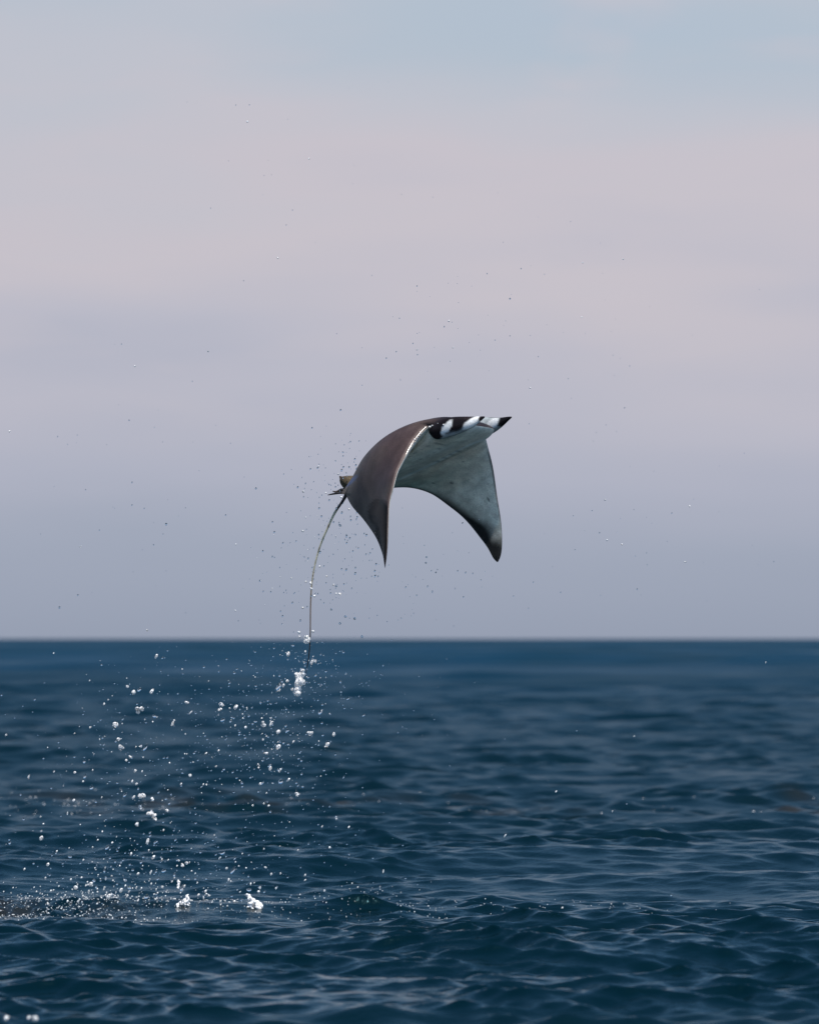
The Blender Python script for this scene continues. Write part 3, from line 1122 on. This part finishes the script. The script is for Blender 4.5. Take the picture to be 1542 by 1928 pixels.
SKYB = [(571, 925.6, 2.2), (575.5, 974, 2), (640, 989, 2.4), (570, 1000, 2.6), (602, 1066.7, 2.2), (615, 1085, 2.2), (628, 1101, 2.4), (633, 1103.8, 2.2), (633, 1118, 2), (640, 1118.6, 2.7),
        (585, 1098, 2.6), (586, 1108.5, 2.2), (592, 1122.5, 2.5), (548.7, 1089, 2), (576, 1095.5, 2.2), (570, 1144.6, 2.3), (650.4, 1161, 2.8), (640, 1174, 2.6), (681.6, 1199, 2.4),
        (563, 1190.7, 3.2), (564, 1199, 2.5), (589, 1189, 3.4), (668, 1164.8, 2.6), (624, 1148, 2.2), (803, 1049, 2), (801.7, 1059.7, 2), (820.6, 1078, 1.9), (637, 892.4, 2), (613.6, 928, 2),
        (600, 878, 1.8), (657, 959, 2.3), (643, 936, 2.6), (466, 228, 1.9), (582, 298, 1.8), (523, 485, 1.6), (1097, 494, 1.7), (1173, 487, 1.7), (1095, 597, 1.6), (845, 604, 1.7), (392, 661, 1.9),
        (254, 689, 2), (785, 658, 1.6), (853, 654, 1.6), (1139, 941, 1.9), (1298, 953, 2.1), (1143, 1017, 1.9), (1171, 1025, 1.7), (1290, 1058, 1.9), (151, 1029, 1.6), (18, 812, 2),
        (443, 1150, 1.6), (277, 1187, 2), (998, 730, 1.8), (444, 1025, 1.6)]
for i, (x, y, r) in enumerate(SKYB):
    lab, g = (('glinting bead of water beside the trailing tail, against the sky', 'beads beside the tail') if 540 < x < 700 and y > 860 else
              ('tiny glinting bead of water far from the ray, against the sky', 'beads scattered across the sky'))
    place('water_droplet', white[(i * 3) % 4], x, y, r * .95, DIST + random.uniform(-.3, .3), lab, 'droplet', g)
# beads riding on the ray's skin
for x, y, r, l in [(785, 824, 1.9, .275), (788.5, 820, 1.6, .262), (792, 816, 1.9, .25), (781, 828, 1.9, .29), (809, 804, 2.2, .205), (814, 801.5, 2.0, .20), (825, 797.5, 1.8, .20), (835, 799.5, 1.4, .21)]:
    s, l, h = fit(x, y, l)
    p = body(s, l, h) - .012 * np.array([0, 1, 0])
    o = bpy.data.objects.new('water_droplet', white[0])
    col.objects.link(o)
    o.location = p
    o.scale = (r * KP,) * 3
    tag(o, 'wet glint bead on the front edge of the near wing', 'droplet', 'beads on the front edge of the wing')
# beads sitting on the water in front, some far out of focus
for x, y, r in [(233.5, 1765.3, 2.8), (249.5, 1765.3, 2.8), (475, 1765.4, 3.6), (556.4, 1775, 2.6), (573.3, 1776, 2.8), (535, 1799, 2), (828, 1799, 3.3), (835, 1800, 1.6), (1041, 1774, 2.8), (511, 1896, 3)]:
    p = on_sea(x, y)
    Y = p[1] * .985
    place('water_droplet', white[0], x, y, r, Y, 'bead of foam riding on the open water in front of the swell', 'droplet', 'beads riding on the near water')
for x, y, r in [(12, 1918, 5.5), (54, 1917, 4), (66, 1919, 6)]:
    p = on_sea(x, y)
    place('water_droplet', white[1], x, y, r, p[1] * .97, 'blurred bead of foam on the nearest water', 'droplet', 'blurred beads on the nearest water')
for x, y, r in [(1419, 1531, 3), (1434, 1531, 3)]:
    p = on_sea(x, y)
    place('water_droplet', white[2], x, y, r, p[1] * .985, 'blurred pale bead on the brown streak far out', 'droplet', 'blurred beads on the far brown streak')


# fine spray: too many to count
def spray(name, pts, meshes, mat, label, kind_cat='spray'):
    """pts: (x,y,z,r,stretch dir) joined into one object."""
    base = []
    for m in meshes:
        n = len(m.vertices)
        co = np.empty(n * 3)
        m.vertices.foreach_get('co', co)
        nf = len(m.polygons)
        fv = np.empty(nf * 3, dtype=np.int64)
        m.polygons.foreach_get('vertices', fv)
        base.append((co.reshape(-1, 3), fv.reshape(-1, 3)))
    VV, FF, off = [], [], 0
    for i, (p, r, st) in enumerate(pts):
        c, f_ = base[i % len(base)]
        v = c * r
        if st < -1:
            v = v * np.array([-st, 1, 1])
        if st > 1:
            d = np.array([.45, 0, .9]) * (1 if (i % 5) else -1)
            d = np.array([.4 + .25 * math.sin(i), 0, .85])
            d /= np.linalg.norm(d)
            v = v + np.outer(v @ d, d) * (st - 1)
        VV.append(v + p)
        FF.append(f_ + off)
        off += len(c)
    me = mesh_np(name, np.concatenate(VV), np.concatenate(FF))
    return tag(link(name, me, mat), label, kind_cat, kind='stuff')


low_clear = [lump(40 + i, 1, .15, 1.3) for i in range(3)]
low_white = [lump(60 + i, 1, .25, 1.9) for i in range(3)]
P_sky, P_sea, P_white = [], [], []
g = np.random.default_rng(99)


def cloud(n, cx, cy, sx, sy, r0, r1, dst, st=1.0, lo=None, hi=None):
    for _ in range(n):
        x, y = g.normal(cx, sx), g.normal(cy, sy)
        if lo is not None and y < lo or hi is not None and y > hi:
            continue
        if not (-30 < x < 1570 and 20 < y):
            continue
        Y = DIST + g.normal(0, .18)
        r = (r0 + (r1 - r0) * g.random() ** 2.2) * Y / FPX
        dst.append((at(x, y, Y), r, g.uniform(1, st)))


# clear drops seen against the sky
cloud(120, 640, 1000, 45, 75, .6, 2.2, P_sky, 1.5, hi=1195)
cloud(88, 590, 1060, 60, 90, .6, 2.0, P_sky, 1.5, hi=1195)
cloud(64, 640, 880, 40, 40, .6, 1.8, P_sky, 1.4)
cloud(72, 780, 1090, 110, 60, .6, 1.6, P_sky, 1.4, hi=1195)
cloud(32, 800, 620, 70, 70, .6, 1.4, P_sky, 1.2)
cloud(20, 560, 330, 120, 110, .6, 1.2, P_sky, 1.2)
cloud(32, 1050, 640, 90, 120, .6, 1.3, P_sky, 1.2)
cloud(32, 1180, 1010, 110, 80, .6, 1.5, P_sky, 1.3)
cloud(48, 260, 950, 170, 140, .6, 1.6, P_sky, 1.3, hi=1195)
cloud(24, 700, 700, 400, 250, .6, 1.2, P_sky, 1.2, hi=1195)
P_sky.append((at(313, 987), 2.6 * KP, 1))
P_sky.append((at(112, 1144), 2.3 * KP, 1))
P_sky.append((at(960, 562), 1.9 * KP, 1))
# dim drops against the sea
cloud(374, 500, 1390, 62, 80, .6, 2.3, P_sea, 1.8, lo=1205)
cloud(165, 580, 1270, 50, 45, .6, 2.1, P_sea, 1.7, lo=1205)
cloud(187, 330, 1330, 110, 75, .6, 1.9, P_sea, 1.6, lo=1205)
cloud(237, 260, 1500, 110, 110, .6, 2.2, P_sea, 1.7, lo=1205, hi=1680)
cloud(187, 280, 1630, 140, 45, .6, 2.3, P_sea, 2.2, lo=1205, hi=1690)
cloud(86, 560, 1590, 130, 80, .6, 1.7, P_sea, 1.8, hi=1700)
cloud(43, 720, 1330, 90, 80, .6, 1.5, P_sea, 1.6, lo=1205)
cloud(21, 1100, 1400, 200, 130, .6, 1.2, P_sea, 1.3, lo=1205, hi=1690)
# white specks mixed in
cloud(90, 510, 1390, 60, 75, .7, 1.9, P_white, 1.5, lo=1205)
cloud(110, 260, 1480, 120, 130, .7, 1.9, P_white, 1.5, lo=1205, hi=1690)
cloud(120, 270, 1655, 120, 26, .7, 2.0, P_white, 2.0, hi=1692)
cloud(40, 590, 1270, 45, 45, .7, 1.7, P_white, 1.4, lo=1205)
cloud(26, 600, 1060, 60, 70, .7, 1.3, P_white, 1.3, hi=1195)
cloud(60, 660, 1690, 70, 14, .6, 1.4, P_white, 1.5)
cloud(70, 900, 1708, 200, 8, .5, 1.2, P_white, 1.3)
cloud(20, 1190, 1718, 90, 6, .5, 1.1, P_white, 1.2)
cloud(190, 150, 1692, 95, 12, .6, 2.3, P_white, 1.8, hi=1712)
cloud(40, 330, 1690, 60, 10, .6, 2.2, P_white, 1.8, hi=1706)
spray('fine_spray_against_sky', P_sky, low_clear, drop_mat, 'fine clear droplets scattered in the air around the ray and tail')
spray('fine_spray_over_sea', P_sea, low_clear, drop_mat, 'fine dim droplets drifting over the sea below the tail')
spray('white_spray', P_white, low_white, froth_mat, 'fine white specks of spray over the splash')
# bubbles and flecks where the surface was broken
P_f = []
for _ in range(1000):
    x, y = g.normal(-1.85, .42), g.normal(29.75, .6)
    if x > -.85:
        continue
    z = float(sea_z(x, y)[0]) + abs(g.normal(0, .010))
    P_f.append((np.array([x, y, z]), (.5 + 1.7 * g.random() ** 4) * KP, 1))
for _ in range(160):
    x, y = g.uniform(-1.2, .2), g.normal(29.8, .25)
    z = float(sea_z(x, y)[0]) + .003
    P_f.append((np.array([x, y, z]), (.6 + 1.2 * g.random() ** 3) * KP, 1))
for _ in range(300):
    # thin broken foam line along the back of the low swell
    px_ = g.uniform(-10, 560)
    p = on_sea(px_, g.normal(1709, 3.0) + 6 * smooth01(250, 0, px_))
    z = float(sea_z(p[0], p[1])[0]) + .002
    P_f.append((np.array([p[0], p[1], z]), (.35 + .9 * g.random() ** 3) * KP, -g.uniform(1.2, 4)))
for _ in range(330):
    px_ = g.uniform(0, 1542) if g.random() < .35 else g.normal(170, 150)
    p = on_sea(px_, g.normal(1520, 9))
    z = float(sea_z(p[0], p[1])[0]) + .004
    P_f.append((np.array([p[0], p[1], z]), (.6 + 1.3 * g.random() ** 3) * p[1] / FPX, 1))
spray('surface_bubbles', P_f, low_white, froth_mat, 'glinting bubbles and flecks on the churned brown patches of water', 'bubbles')
